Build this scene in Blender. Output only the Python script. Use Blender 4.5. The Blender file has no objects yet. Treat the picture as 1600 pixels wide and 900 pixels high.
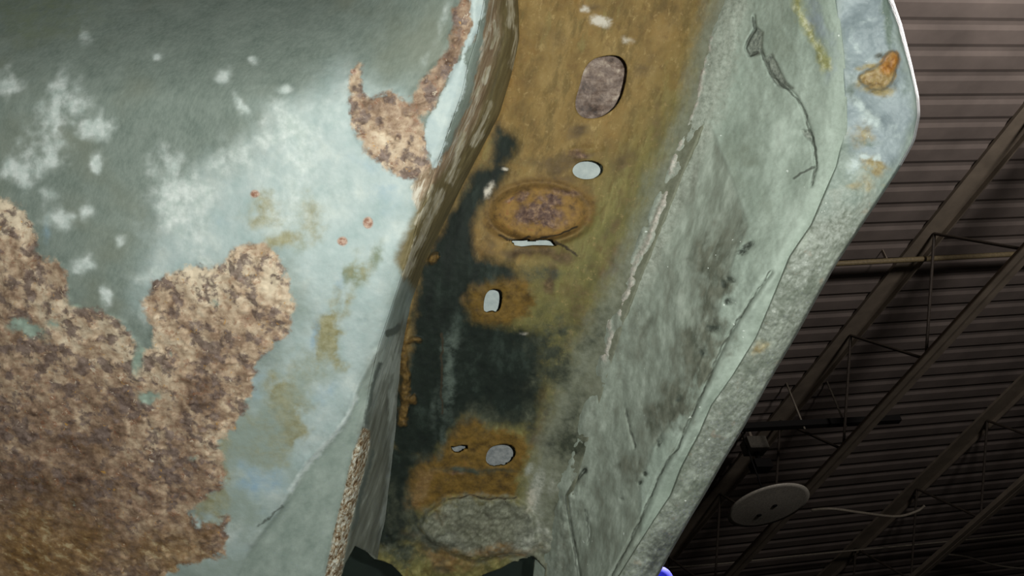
import bpy, math, random
import numpy as np
from mathutils import Matrix, Vector
random.seed(3)
SC = bpy.context.scene
COL = SC.collection
F = 2000.0                      # focal length in pixels of a 1600 px wide frame
PX = .42 / F                    # size of one pixel at the body's distance (metres)

# ------------------------------------------------------------------ the view
def ray(px, py): return np.array([px - 800, -(py - 450), -F], float)
d1 = ray(-54, 2207); d2 = ray(8000, 100)
n = np.cross(d1, d2); n /= np.linalg.norm(n)
if n @ ray(1500, 300) < 0: n = -n
WY = d1 / np.linalg.norm(d1); WX = np.cross(WY, n)
R = np.array([WX, WY, n])                   # camera axes -> world axes (Z up)
CAMPOS = np.array([0, 0, 1.5])
H = 4.5                                     # ceiling above the camera
RIB = R @ d2; RIB /= np.linalg.norm(RIB)    # direction of the deck ribs
def at_drop(px, py, drop=0.0):
    """point of the plane `drop` metres under the ceiling deck seen at a pixel"""
    w = R @ ray(px, py); return CAMPOS + w * (H - drop) / w[2]
M4 = Matrix([list(R[0]) + [0], list(R[1]) + [0], list(R[2]) + [1.5], [0, 0, 0, 1]])
cd = bpy.data.cameras.new('camera'); cam = bpy.data.objects.new('camera', cd); COL.objects.link(cam)
cam.matrix_world = M4
cd.sensor_width = 36; cd.lens = 36 * F / 1600; cd.clip_start = .01; cd.clip_end = 200
SC.camera = cam

# ------------------------------------------------------------------ numpy noise, polygons
def _h(ix, iy, s):
    h = (ix.astype(np.int64) * 374761393 + iy.astype(np.int64) * 668265263 + s * 974711) & 0x7fffffff
    h = ((h ^ (h >> 13)) * 1274126177) & 0x7fffffff
    return ((h ^ (h >> 16)) & 0xffff) / 65535.0
def vnoise(x, y, s=0):
    ix = np.floor(x); iy = np.floor(y); fx = x - ix; fy = y - iy
    fx = fx * fx * (3 - 2 * fx); fy = fy * fy * (3 - 2 * fy)
    a = _h(ix, iy, s); b = _h(ix + 1, iy, s); c = _h(ix, iy + 1, s); d = _h(ix + 1, iy + 1, s)
    return (a + (b - a) * fx) * (1 - fy) + (c + (d - c) * fx) * fy
def fbm(x, y, size, oct=4, s=0, gain=.5):
    v = 0; a = 1; t = 0
    for k in range(oct):
        v = v + a * vnoise(x / size + 17.3 * k, y / size - 9.1 * k, s + k); t += a; a *= gain; size /= 2.03
    return v / t                              # 0..1
def segs(poly, closed):
    P = np.array(poly, float)
    return (P, np.roll(P, -1, 0)) if closed else (P[:-1], P[1:])
def dist(x, y, poly, closed=True, near=False):
    A, B = segs(poly, closed)
    best = np.full(x.shape, 1e9); nx = x.copy(); ny = y.copy()
    for (ax, ay), (bx, by) in zip(A, B):
        dx, dy = bx - ax, by - ay; L = dx * dx + dy * dy + 1e-9
        t = np.clip(((x - ax) * dx + (y - ay) * dy) / L, 0, 1)
        qx = ax + t * dx; qy = ay + t * dy
        d = np.hypot(x - qx, y - qy); m = d < best
        best = np.where(m, d, best)
        if near: nx = np.where(m, qx, nx); ny = np.where(m, qy, ny)
    return (best, nx, ny) if near else best
def sdf(x, y, poly, near=False):
    ins = np.zeros(x.shape, bool)
    A, B = segs(poly, True)
    for (ax, ay), (bx, by) in zip(A, B):
        if ay == by: continue
        c = ((ay > y) != (by > y)) & (x < (bx - ax) * (y - ay) / (by - ay) + ax)
        ins ^= c
    r = dist(x, y, poly, True, near)
    d = r[0] if near else r
    s = np.where(ins, d, -d)
    return (s, r[1], r[2]) if near else s
def polys(x, y, L): 
    s = np.full(x.shape, -200.0)
    for p in L: s = np.maximum(s, sdf(x, y, p))
    return np.clip(s, -200, 200)
def lines(x, y, L):                            # L of (halfwidth, points): positive on the line
    s = np.full(x.shape, -200.0)
    x = x + 9 * (fbm(x, y, 18, 3, 91, .6) - .5); y = y + 9 * (fbm(x, y, 18, 3, 95, .6) - .5)
    for w, p in L: s = np.maximum(s, w - dist(x, y, p, False))
    return np.clip(s, -200, 200)
def blobs(x, y, L):                            # L of (x, y, rx, ry, degrees, strength)
    v = np.zeros(x.shape)
    n1 = fbm(x, y, 34, 4, 71, .6) - .5; n2 = fbm(x, y, 34, 4, 77, .6) - .5; x0, y0 = x, y
    for bx, by, rx, ry, an, st in L:
        k = 2.6 * min(rx, ry, 30); x = x0 + k * n1; y = y0 + k * n2
        c, s_ = math.cos(math.radians(an)), math.sin(math.radians(an))
        u = ((x - bx) * c + (y - by) * s_) / rx; w = (-(x - bx) * s_ + (y - by) * c) / ry
        v = np.maximum(v, st * np.exp(-(u * u + w * w)))
    return v
def sstep(a, b, v):
    t = np.clip((v - a) / (b - a), 0, 1); return t * t * (3 - 2 * t)
def ell(cx, cy, rx, ry, an=0, k=36):
    c, s_ = math.cos(math.radians(an)), math.sin(math.radians(an)); o = []
    for i in range(k):
        t = 2 * math.pi * i / k; u = rx * math.cos(t); w = ry * math.sin(t)
        o.append((cx + u * c - w * s_, cy + u * s_ + w * c))
    return o
def smooth_poly(P, it=2):                       # Chaikin
    for _ in range(it):
        Q = []
        for i in range(len(P)):
            a, b = P[i], P[(i + 1) % len(P)]
            Q += [(.75 * a[0] + .25 * b[0], .75 * a[1] + .25 * b[1]), (.25 * a[0] + .75 * b[0], .25 * a[1] + .75 * b[1])]
        P = Q
    return P
def curve(pts, sm=21):
    """smooth x(y) from a list of (y, x)"""
    p = np.array(pts, float); yy = np.arange(-700, 1700, 1.0)
    lo = p[0, 1] + (p[1, 1] - p[0, 1]) / (p[1, 0] - p[0, 0]) * (yy - p[0, 0])
    hi = p[-1, 1] + (p[-1, 1] - p[-2, 1]) / (p[-1, 0] - p[-2, 0]) * (yy - p[-1, 0])
    v = np.interp(yy, p[:, 0], p[:, 1]); v = np.where(yy < p[0, 0], lo, v); v = np.where(yy > p[-1, 0], hi, v)
    k = np.hanning(sm + 2)[1:-1]; k /= k.sum(); v = np.convolve(np.pad(v, sm // 2, 'edge'), k, 'valid')
    return lambda y: np.interp(y, yy, v)

# ------------------------------------------------------------------ materials
def lin(c):
    return tuple(((v / 255) / 12.92 if v / 255 <= .04045 else (((v / 255) + .055) / 1.055) ** 2.4) for v in c) + (1,)
class NT:
    def __init__(s, name, rough=.6, spec=.5, metal=0):
        s.m = bpy.data.materials.new(name); s.m.use_nodes = True
        s.t = s.m.node_tree; s.t.nodes.clear()
        s.out = s.n('ShaderNodeOutputMaterial'); s.b = s.n('ShaderNodeBsdfPrincipled')
        s.l(s.b.outputs[0], s.out.inputs[0])
        s.b.inputs['Roughness'].default_value = rough; s.b.inputs['Metallic'].default_value = metal
        s.b.inputs['Specular IOR Level'].default_value = spec
        s.tc = s.n('ShaderNodeTexCoord'); s.cache = {}
    def n(s, t): return s.t.nodes.new(t)
    def l(s, a, b): s.t.links.new(a, b)
    def vec(s, sc=(1, 1, 1), rot=0.0):
        k = (sc, rot)
        if k not in s.cache:
            r = s.n('ShaderNodeMapping'); r.inputs['Rotation'].default_value = (0, 0, math.radians(rot))
            s.l(s.tc.outputs['Object'], r.inputs[0])
            m = s.n('ShaderNodeMapping'); m.inputs['Scale'].default_value = sc; s.l(r.outputs[0], m.inputs[0])
            s.cache[k] = m.outputs[0]
        return s.cache[k]
    def noise(s, size, detail=4, rough=.55, sc=(1, 1, 1), rot=0.0, dist=0.0, unit=PX):
        q = s.n('ShaderNodeTexNoise'); s.l(s.vec(sc, rot), q.inputs['Vector'])
        q.inputs['Scale'].default_value = 1 / (size * unit); q.inputs['Detail'].default_value = detail
        q.inputs['Roughness'].default_value = rough; q.inputs['Distortion'].default_value = dist
        return q.outputs[0]
    def attr(s, name):
        a = s.n('ShaderNodeAttribute'); a.attribute_name = name; return a.outputs['Fac']
    def mth(s, op, a, b=0.0, c=None):
        q = s.n('ShaderNodeMath'); q.operation = op
        for i, v in enumerate((a, b, c)):
            if v is None: continue
            if isinstance(v, (int, float)): q.inputs[i].default_value = v
            else: s.l(v, q.inputs[i])
        return q.outputs[0]
    def mr(s, v, a, b, c=0.0, d=1.0, smooth=True):
        q = s.n('ShaderNodeMapRange'); q.interpolation_type = 'SMOOTHSTEP' if smooth else 'LINEAR'
        s.l(v, q.inputs[0])
        for i, k in zip((1, 2, 3, 4), (a, b, c, d)): q.inputs[i].default_value = k
        return q.outputs[0]
    def ramp(s, v, stops):
        q = s.n('ShaderNodeValToRGB'); e = q.color_ramp.elements
        while len(e) < len(stops): e.new(.5)
        for i, (p, c) in enumerate(stops): e[i].position = p; e[i].color = lin(c)
        s.l(v, q.inputs[0]); return q.outputs[0]
    def rgb(s, c):
        q = s.n('ShaderNodeRGB'); q.outputs[0].default_value = lin(c); return q.outputs[0]
    def mix(s, f, a, b, mode='MIX'):
        q = s.n('ShaderNodeMix'); q.data_type = 'RGBA'; q.blend_type = mode
        if isinstance(f, (int, float)): q.inputs[0].default_value = f
        else: s.l(f, q.inputs[0])
        for i, v in ((6, a), (7, b)):
            if isinstance(v, tuple): q.inputs[i].default_value = lin(v)
            else: s.l(v, q.inputs[i])
        return q.outputs[2]
    def edge(s, name, w=3, amp=0, size=20, detail=5, **k):
        """0..1 mask from a signed distance attribute whose rim is broken up by noise"""
        v = s.attr(name)
        if amp: v = s.mth('MULTIPLY_ADD', s.noise(size, detail, .6, **k), 2.0 * amp, s.mth('ADD', v, -1.0 * amp))
        return s.mr(v, -w, w)
    def soft(s, name, size=20, lo=.35, hi=.75, gain=1.0, **k):
        """cloudy mask: a soft patch attribute thinned out by noise"""
        v = s.mth('MULTIPLY', s.mth('MULTIPLY', s.attr(name), gain), s.mth('MULTIPLY_ADD', s.noise(size, 6, .66, **k), 2.6, -.3))
        return s.mr(v, lo * .5, hi * 1.2)
    def grey_rust(s, stops, size=24, fine=5, sc=(1, 1, 1), rot=0.0):
        v = s.mth('ADD', s.mth('MULTIPLY', s.noise(size, 6, .65, sc, rot, .6), .55), s.mth('MULTIPLY', s.noise(fine, 4, .7, sc, rot), .45))
        return s.ramp(v, stops)
    def done(s, col, bump=None, bs=.3, bd=.0008):
        s.l(col, s.b.inputs['Base Color'])
        if bump is not None:
            q = s.n('ShaderNodeBump'); q.inputs['Strength'].default_value = bs; q.inputs['Distance'].default_value = bd
            s.l(bump, q.inputs['Height']); s.l(q.outputs[0], s.b.inputs['Normal'])
        return s.m
def plain(name, c, rough=.6, spec=.4, metal=0, var=.12, size=60, unit=PX):
    t = NT(name, rough, spec, metal)
    d = tuple(max(0, v * (1 - var)) for v in c); e = tuple(min(255, v * (1 + var)) for v in c)
    return t.done(t.ramp(t.noise(size, 5, unit=unit), [(.3, d), (.7, e)]))

# ------------------------------------------------------------------ objects
def tag(o, label=None, cat=None, group=None, kind=None):
    if label: o['label'] = label
    if cat: o['category'] = cat
    if group: o['group'] = group
    if kind: o['kind'] = kind
    return o
def empty(name, M=None, loc=None):
    o = bpy.data.objects.new(name, None); COL.objects.link(o); o.empty_display_size = .05
    if M is not None: o.matrix_world = M
    if loc is not None: o.location = loc
    return o
def mesh(name, V, Fc, mat, parent=None, smooth=True, attrs=None, label=None):
    V = np.asarray(V, float); Fc = np.asarray(Fc) if not isinstance(Fc, list) else Fc
    me = bpy.data.meshes.new(name)
    if isinstance(Fc, np.ndarray):
        me.vertices.add(len(V)); me.vertices.foreach_set('co', V.ravel())
        me.loops.add(Fc.size); me.loops.foreach_set('vertex_index', Fc.ravel().astype(np.int32))
        me.polygons.add(len(Fc)); k = Fc.shape[1]
        me.polygons.foreach_set('loop_start', np.arange(0, Fc.size, k, dtype=np.int32))
        me.update(calc_edges=True)
    else:
        me.from_pydata([tuple(v) for v in V], [], Fc); me.update()
    for k, v in (attrs or {}).items():
        a = me.attributes.new(k, 'FLOAT', 'POINT'); a.data.foreach_set('value', np.asarray(v, np.float32).ravel())
    me.polygons.foreach_set('use_smooth', [smooth] * len(me.polygons))
    me.materials.append(mat)
    o = bpy.data.objects.new(name, me); COL.objects.link(o)
    if parent: o.parent = parent
    if label: o['label'] = label
    return o
class MB:
    """collects simple solids into one mesh"""
    def __init__(s): s.V = []; s.F = []
    def add(s, V, F_):
        k = len(s.V); s.V += [tuple(v) for v in V]; s.F += [tuple(i + k for i in f) for f in F_]
    def bar(s, a, b, w, h, up=(0, 0, 1)):
        a = np.array(a, float); b = np.array(b, float); d = b - a; d /= np.linalg.norm(d)
        u = np.cross(d, np.array(up, float))
        if np.linalg.norm(u) < 1e-6: u = np.cross(d, (1, 0, 0))
        u /= np.linalg.norm(u); v = np.cross(u, d)
        V = [p + u * (sx * w / 2) + v * (sy * h / 2) for p in (a, b) for sx, sy in ((-1, -1), (1, -1), (1, 1), (-1, 1))]
        s.add(V, [(0, 1, 2, 3), (7, 6, 5, 4), (0, 4, 5, 1), (1, 5, 6, 2), (2, 6, 7, 3), (3, 7, 4, 0)])
    def tube(s, P, r, k=10):
        P = [np.array(p, float) for p in P]; rings = []
        rr = r if isinstance(r, (list, tuple)) else [r] * len(P)
        up = np.array([.13, .21, .97])
        for i, p in enumerate(P):
            d = P[min(i + 1, len(P) - 1)] - P[max(i - 1, 0)]; d /= np.linalg.norm(d)
            u = np.cross(d, up); u /= np.linalg.norm(u); v = np.cross(d, u)
            rings.append([p + (u * math.cos(2 * math.pi * j / k) + v * math.sin(2 * math.pi * j / k)) * rr[i] for j in range(k)])
        V = [q for g in rings for q in g]; Fs = []
        for i in range(len(P) - 1):
            for j in range(k): Fs.append((i * k + j, i * k + (j + 1) % k, (i + 1) * k + (j + 1) % k, (i + 1) * k + j))
        Fs += [tuple(range(k))[::-1], tuple(range((len(P) - 1) * k, len(P) * k))]
        s.add(V, Fs)
    def lathe(s, c, prof, k=40):
        c = np.array(c, float); V = []
        for r, z in prof: V += [c + np.array([r * math.cos(2 * math.pi * j / k), r * math.sin(2 * math.pi * j / k), z]) for j in range(k)]
        Fs = []
        for i in range(len(prof) - 1):
            for j in range(k): Fs.append((i * k + j, i * k + (j + 1) % k, (i + 1) * k + (j + 1) % k, (i + 1) * k + j))
        Fs += [tuple(range(k))[::-1], tuple(range((len(prof) - 1) * k, len(prof) * k))]
        s.add(V, Fs)
    def build(s, name, mat, parent=None, smooth=False, origin=None):
        V = np.array(s.V)
        o0 = np.array(origin, float) if origin is not None else np.zeros(3)
        o = mesh(name, V - o0, s.F, mat, parent, smooth)
        if origin is not None: o.location = o0
        return o

# ------------------------------------------------------------------ THE VEHICLE BODY
ORI = .42                                       # the body's base lies 42 cm in front of the lens
body = empty('vehicle_underbody', M4 @ Matrix.Translation((0, 0, -ORI)))
tag(body, 'rusty grey-green vehicle sheet metal with a brown channel full of holes', 'vehicle body')
def P3(x, y, d):                                # pixel + distance -> body coordinates in metres
    return np.stack([(x - 800) / F * d, -(y - 450) / F * d, ORI - d], -1)
def sag(x, y):                                  # the whole body leans away towards its lower end
    t = np.clip(y - 380, 0, None)
    return .00003 * (y - 450) + 0.00012 * (np.sqrt(t * t + 120 ** 2) - 120)
YS = np.concatenate([np.arange(-220, -20, 10), np.arange(-20, 922, 2.0), np.arange(930, 1130, 10)])
def pchip(u, X, D):
    """monotone cubic through rails: X, D arrays rails x rows, u target x (cols x rows)"""
    h = np.diff(X, axis=0); s = np.diff(D, axis=0) / h
    m = np.zeros_like(D); m[0] = s[0]; m[-1] = s[-1]
    for i in range(1, len(D) - 1):
        a, b = s[i - 1], s[i]; w1 = 2 * h[i] + h[i - 1]; w2 = h[i] + 2 * h[i - 1]
        with np.errstate(divide='ignore', invalid='ignore'):
            q = (w1 + w2) / (w1 / a + w2 / b)
        m[i] = np.where(a * b > 0, np.nan_to_num(q), 0)
    return h, s, m
def loft(rails, cuts):
    """rails: list of (x(y), d(y)); cuts: columns between rails. returns x, y, d grids (rows, cols)"""
    Y = YS
    X = np.array([r[0](Y) if callable(r[0]) else np.full(Y.shape, float(r[0])) for r in rails])
    D = np.array([r[1](Y) if callable(r[1]) else np.full(Y.shape, float(r[1])) for r in rails])
    h, s, m = pchip(None, X, D)
    cx = []; cdp = []
    for i, c in enumerate(cuts):
        for k in range(c + (1 if i == len(cuts) - 1 else 0)):
            t = k / c
            h00 = 2 * t**3 - 3 * t**2 + 1; h10 = t**3 - 2 * t**2 + t; h01 = -2 * t**3 + 3 * t**2; h11 = t**3 - t**2
            cx.append(X[i] + t * h[i]); cdp.append(h00 * D[i] + h10 * h[i] * m[i] + h01 * D[i + 1] + h11 * h[i] * m[i + 1])
    gx = np.array(cx).T; gd = np.array(cdp).T; gy = np.repeat(Y[:, None], gx.shape[1], 1)
    return gx, gy, gd
def sheet(name, gx, gy, gd, mat, attrs, holes=(), thick=.0012, label=None, parent=None, only=False):
    nr, nc = gx.shape
    idx = np.arange(nr * nc).reshape(nr, nc)
    Fq = np.stack([idx[1:, :-1], idx[1:, 1:], idx[:-1, 1:], idx[:-1, :-1]], -1).reshape(-1, 4)
    x = gx.ravel().copy(); y = gy.ravel().copy(); d = gd.ravel()
    keep = np.ones(len(Fq), bool)
    fx = x[Fq].mean(1); fy = y[Fq].mean(1)
    for hp in holes:
        b = np.array(hp); bb = (fx > b[:, 0].min() - 12) & (fx < b[:, 0].max() + 12) & (fy > b[:, 1].min() - 12) & (fy < b[:, 1].max() + 12)
        ii = np.where(bb)[0]
        if not len(ii): continue
        dead = sdf(fx[ii], fy[ii], hp) > (-5 if only else 0)
        if only: keep[:] = False; keep[ii[dead]] = True
        else: keep[ii[dead]] = False
        if only: continue
        on = np.intersect1d(np.unique(Fq[ii[dead]]), np.unique(Fq[ii[~dead]]))
        _, nx, ny = sdf(x[on], y[on], hp, True)
        ok = np.hypot(nx - x[on], ny - y[on]) < 9
        x[on[ok]] = nx[ok]; y[on[ok]] = ny[ok]
    Fq = Fq[keep]
    used = np.zeros(len(x), bool); used[Fq.ravel()] = True
    remap = np.cumsum(used) - 1
    V = P3(x, y, d)[used]
    at = {k: v.ravel()[used] for k, v in attrs.items()}
    o = mesh(name, V, remap[Fq], mat, parent or body, True, at, label)
    if thick:
        m = o.modifiers.new('sheet', 'SOLIDIFY'); m.thickness = thick; m.offset = -1
    return o

# main lines of the body, x as a function of y
x_r = curve([(-40, 764), (0, 757), (60, 745), (100, 732), (145, 722), (200, 703), (270, 678), (330, 658), (400, 638), (480, 612), (540, 592), (600, 578), (640, 571), (706, 562), (770, 548), (830, 534), (885, 522), (940, 510)])
x_w = curve([(-40, 803), (0, 803), (60, 805), (110, 794), (180, 773), (240, 742), (290, 716), (340, 692), (400, 662), (470, 637), (540, 624), (600, 616), (680, 610), (760, 601), (813, 595), (842, 588), (940, 572)])
x_b = curve([(-40, 1133), (0, 1125), (60, 1108), (160, 1085), (250, 1045), (350, 1005), (450, 965), (500, 945), (600, 915), (700, 885), (760, 868), (880, 850), (940, 845)])
x_s = curve([(-40, 1296), (0, 1303), (83, 1313), (133, 1317), (200, 1318), (260, 1305), (350, 1267), (400, 1233), (460, 1208), (527, 1180), (587, 1143), (633, 1110), (680, 1090), (730, 1063), (773, 1047), (813, 1020), (860, 990), (897, 967), (940, 940)], 15)
x_o = curve([(-40, 1383), (0, 1396), (40, 1410), (100, 1425), (150, 1436), (180, 1438), (220, 1430), (260, 1408), (300, 1382), (363, 1340), (413, 1307), (460, 1280), (520, 1247), (600, 1200), (667, 1163), (717, 1133), (770, 1103), (813, 1077), (860, 1050), (897, 1030), (940, 1005)], 25)
shf = lambda c, k: (lambda y: c(y) + k)
mixc = lambda a, b, t: (lambda y: a(y) * (1 - t) + b(y) * t)

CAV_A = [(528, 1400), (529, 915), (540, 880), (555, 853), (566, 858), (578, 864), (590, 874), (612, 882), (627, 897), (640, 915), (650, 1400)]
CAV_B = [(730, 1400), (735, 908), (760, 896), (783, 888), (800, 878), (820, 871), (832, 869), (841, 876), (852, 890), (850, 910), (846, 1400)]

# ---- left panel -------------------------------------------------------
R1 = [(-300, 300), (10, 312), (40, 325), (52, 350), (60, 395), (95, 410), (105, 450), (112, 478), (150, 482), (190, 500), (212, 535), (238, 545), (233, 500), (222, 470), (242, 440), (270, 422), (350, 414), (366, 385), (410, 378), (440, 405), (452, 450), (462, 478), (448, 520), (402, 565), (392, 620), (378, 650), (345, 690), (352, 755), (318, 782), (298, 800), (310, 820), (355, 812), (352, 868), (300, 880), (262, 898), (240, 1000), (230, 1400), (-300, 1400)]
R2 = [(546, 108), (560, 103), (566, 130), (578, 150), (600, 148), (622, 143), (640, 160), (643, 138), (662, 122), (680, 100), (700, 72), (707, 40), (716, 0), (735, -100), (752, -100), (742, 28), (742, 48), (722, 78), (708, 115), (692, 140), (680, 168), (658, 185), (664, 220), (672, 252), (676, 275), (650, 285), (615, 270), (590, 252), (562, 225), (548, 195), (546, 165)]
R3 = [(640, 290), (672, 260), (700, 235), (735, 160), (755, 60), (775, -60), (815, -60), (812, 60), (800, 120), (770, 210), (735, 260), (705, 310), (680, 360), (645, 420), (630, 440), (640, 380), (655, 340)]
PATCH = [(726, 80), (730, 110), (726, 145), (713, 172), (701, 202), (695, 232), (680, 272), (672, 242), (659, 200), (688, 155), (700, 122), (714, 98)]
PATCH2 = [(733, -80), (757, -80), (757, 20), (748, 45), (730, 80), (722, 84), (738, 40), (735, 15)]
STRIP = [(395, 850), (440, 792), (480, 722), (512, 690), (542, 655), (562, 600), (585, 560), (600, 545), (571, 640), (552, 706), (522, 830), (509, 885), (480, 1400), (300, 1400), (370, 900)]
FLAKE = [(567, 668), (552, 706), (537, 770), (522, 830), (511, 885), (497, 950), (470, 1400), (510, 1400), (526, 940), (533, 900), (546, 825), (562, 764), (577, 700), (578, 672)]
gx, gy, gd = loft([(-420, .470), (-120, .447), (180, .428), (460, .416), (shf(x_r, -14), .4165), (x_r, .418), (mixc(x_r, x_w, .5), .434), (x_w, .455), (shf(x_w, 14), .474)], [30, 75, 100, 95, 8, 24, 24, 10, ][:8])
wl = sstep(-60, 10, gx - x_r(gy))               # 1 on the side wall
gd = gd + sag(gx, gy) + (1 - wl) * .045 * (np.clip(170 - gy, 0, None) / 190) ** 1.7 * sstep(760, 420, gx)
A = {}
A['rust'] = polys(gx, gy, [R1, R2]); A['streak'] = polys(gx, gy, [R3])
A['pale'] = polys(gx, gy, [smooth_poly(PATCH, 1), PATCH2])
A['strip'] = polys(gx, gy, [STRIP]); A['flake'] = polys(gx, gy, [FLAKE])
A['wall'] = np.clip(gx - x_r(gy) - 2, -40, 40) - 60 * sstep(560, 430, gy)
A['wallpale'] = blobs(gx, gy, [(606, 520, 20, 70, 10, 1.4), (616, 600, 7, 70, 6, 1.3), (592, 590, 10, 50, 12, .8), (612, 700, 5, 80, 8, .9), (600, 800, 5, 60, 8, .8)])
A['blue'] = polys(gx, gy, [[(215, 470), (250, 330), (330, 270), (420, 190), (540, 110), (610, 150), (680, 280), (660, 330), (640, 400), (612, 480), (571, 640), (480, 760), (400, 900), (250, 900), (330, 760), (400, 600), (460, 480), (430, 400)]])
A['chalk'] = blobs(gx, gy, [(100, 165, 30, 42, 20, .8), (75, 230, 42, 30, -40, .75), (35, 258, 24, 24, 0, 1), (92, 195, 30, 60, 25, .6), (150, 192, 18, 24, 30, .9), (133, 58, 10, 16, 0, .6), (147, 256, 12, 14, 0, 1), (280, 315, 48, 60, -20, .95), (305, 295, 42, 44, 0, .7), (268, 250, 22, 30, -20, .6), (322, 350, 22, 40, 0, .6), (460, 205, 48, 48, 0, .75), (416, 218, 20, 15, 0, .9), (352, 120, 11, 16, -20, .8), (374, 163, 9, 20, -35, .8), (395, 92, 10, 8, 0, .75), (442, 138, 12, 8, 0, .85), (250, 90, 9, 7, 0, .85), (10, 132, 26, 24, 0, .7), (90, 342, 26, 16, 20, .7), (128, 335, 14, 14, 0, .8), (190, 376, 12, 10, 0, .7), (128, 425, 18, 22, 0, .75), (318, 408, 12, 9, 30, .9), (290, 385, 34, 26, 0, .55), (240, 430, 40, 10, 0, .6), (70, 305, 14, 14, 0, .6), (440, 320, 60, 60, 0, .45), (470, 260, 40, 40, 0, .6), (520, 170, 40, 40, 0, .4), (225, 490, 12, 25, 0, .6), (165, 465, 10, 18, 0, .8), (553, 113, 6, 7, 0, 1.3), (380, 250, 40, 40, 0, .5), (520, 300, 50, 60, 0, .4), (450, 270, 60, 40, 0, .5), (340, 250, 20, 20, 0, .5), (600, 150, 14, 14, 0, .5), (692, 30, 8, 40, 15, .4), (667, 90, 8, 14, 30, .4), (170, 560, 10, 20, 0, .6)])
A['ochre'] = blobs(gx, gy, [(512, 525, 24, 52, 15, .9), (448, 640, 34, 60, 30, 1), (410, 690, 40, 40, 0, .8), (430, 590, 20, 20, 0, .4), (570, 420, 22, 30, 20, .4), (480, 340, 40, 45, 30, .35), (410, 330, 30, 26, 0, .45), (440, 375, 26, 16, 0, .6), (350, 700, 20, 60, 0, .6), (545, 480, 10, 40, 20, .3), (335, 790, 26, 30, 0, .7)])
A['azure'] = blobs(gx, gy, [(490, 525, 12, 42, 18, .9), (405, 765, 40, 34, -20, .9), (400, 590, 18, 40, 10, .6), (535, 450, 16, 30, 20, .5), (575, 260, 40, 20, 0, .5), (480, 720, 22, 20, 0, .4), (520, 620, 20, 30, 20, .6), (627, 395, 10, 14, 20, .7), (75, 360, 8, 34, 0, .6), (605, 300, 30, 40, 0, .5), (350, 340, 16, 20, 0, .4), (22, 525, 16, 8, 0, .6), (225, 620, 14, 8, 0, .6)])
A['tone'] = blobs(gx, gy, [(340, 440, 100, 60, 0, 1), (20, 350, 60, 50, 0, .8), (190, 530, 110, 40, 10, .7), (430, 430, 40, 60, 0, .8), (610, 190, 40, 40, 0, .25), (600, 240, 40, 40, 0, .2), (555, 150, 14, 40, 0, .4), (230, 610, 60, 60, 0, .4), (600, 240, 60, 60, 0, .7), (330, 700, 30, 40, 0, .3)]) - blobs(gx, gy, [(130, 740, 160, 130, 0, .7), (330, 610, 50, 50, 0, .6), (60, 560, 70, 60, 0, .5), (60, 840, 120, 80, 0, .6), (690, 90, 40, 80, 20, .7), (610, 210, 60, 60, 0, .55)])
A['teal'] = blobs(gx, gy, [(400, 690, 70, 90, 20, 1), (480, 600, 50, 70, 20, .7), (370, 800, 60, 60, 0, .9), (340, 880, 80, 40, 0, 1), (470, 470, 30, 60, 0, .5)])
A['island'] = blobs(gx, gy, [(42, 514, 34, 12, 10, 1), (85, 505, 16, 8, 0, .7), (233, 622, 18, 12, -20, 1), (215, 560, 9, 34, 0, .9), (300, 720, 10, 8, 0, .5), (330, 470, 12, 10, 0, .5), (120, 470, 20, 10, 0, .7)])
A['umber'] = blobs(gx, gy, [(60, 860, 140, 90, 0, 1), (260, 870, 120, 60, 0, .8), (150, 700, 60, 30, 0, .4), (300, 830, 50, 40, 0, .7)])
A['sliver'] = lines(gx, gy, [(4, [(796, -40), (797, 0), (799, 22), (796, 38)]), (3, [(774, 40), (775, 60), (771, 72)]), (4, [(764, 108), (756, 128)]), (3, [(766, 162), (757, 190), (740, 228)]), (5, [(724, 212), (714, 250), (702, 285)]), (3, [(747, 138), (742, 148)]), (4, [(676, 290), (666, 320), (650, 350)]), (5, [(690, 300), (672, 340), (650, 390), (634, 430)]), (2, [(803, 40), (805, 70), (799, 105)])])
A['moss'] = np.clip(24 + 22 * sstep(220, 330, gy) - (x_w(gy) - gx), -40, 60) - 70 * sstep(390, 490, gy)
A['olive'] = blobs(gx, gy, [(560, 432, 20, 30, 25, .8), (590, 400, 14, 26, 20, .7), (60, 20, 120, 60, 0, .5), (470, 380, 10, 20, 0, .5)])
A['spot'] = polys(gx, gy, [ell(535, 377, 8, 7), ell(575, 348, 8, 9), ell(398, 303, 7, 6), ell(552, 112, 5, 4)])
A['crest_glint'] = lines(gx, gy, [(2.5, [(455, 765), (482, 725), (512, 692), (540, 656), (556, 620)])])  # pale line painting the highlight along the crease
A['dark'] = lines(gx, gy, [(1.5, [(405, 822), (425, 806), (440, 790)]), (5, [(607, 520), (617, 516), (622, 510)]), (3, [(596, 568), (580, 610), (572, 660)]), (3, [(582, 706), (566, 766), (552, 826)])])
# creases, folds and crust of the left panel
f = lambda s, k=4: sstep(-k, k, s)
rst = f(A['rust'], 6)
bmp = rst * ((fbm(gx, gy, 26, 5, 3, .65) - .5) * .0034 + .0003) + rst * np.clip(fbm(gx, gy, 9, 2, 8) - .62, 0, 1) * .004
cre = dist(gx, gy, [(395, 850), (440, 792), (480, 722), (512, 690), (542, 655), (562, 600), (590, 550)], False)
bmp += .0011 * np.exp(-(cre / 6) ** 2) - f(A['strip'], 5) * .0012
bmp += f(A['streak'], 5) * (fbm(gx * 1.0 + gy * .35, (gy - gx * .3) * .22, 12, 4, 5, .6) - .5) * .004
bmp += f(A['flake'], 2) * ((fbm(gx, gy * .5, 8, 4, 9, .7) - .5) * .004 - .0008)
bmp += f(A['pale'], 3) * .0006 + f(A['wall'], 6) * (fbm(gx, gy * .3, 14, 4, 6) - .5) * .003
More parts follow.
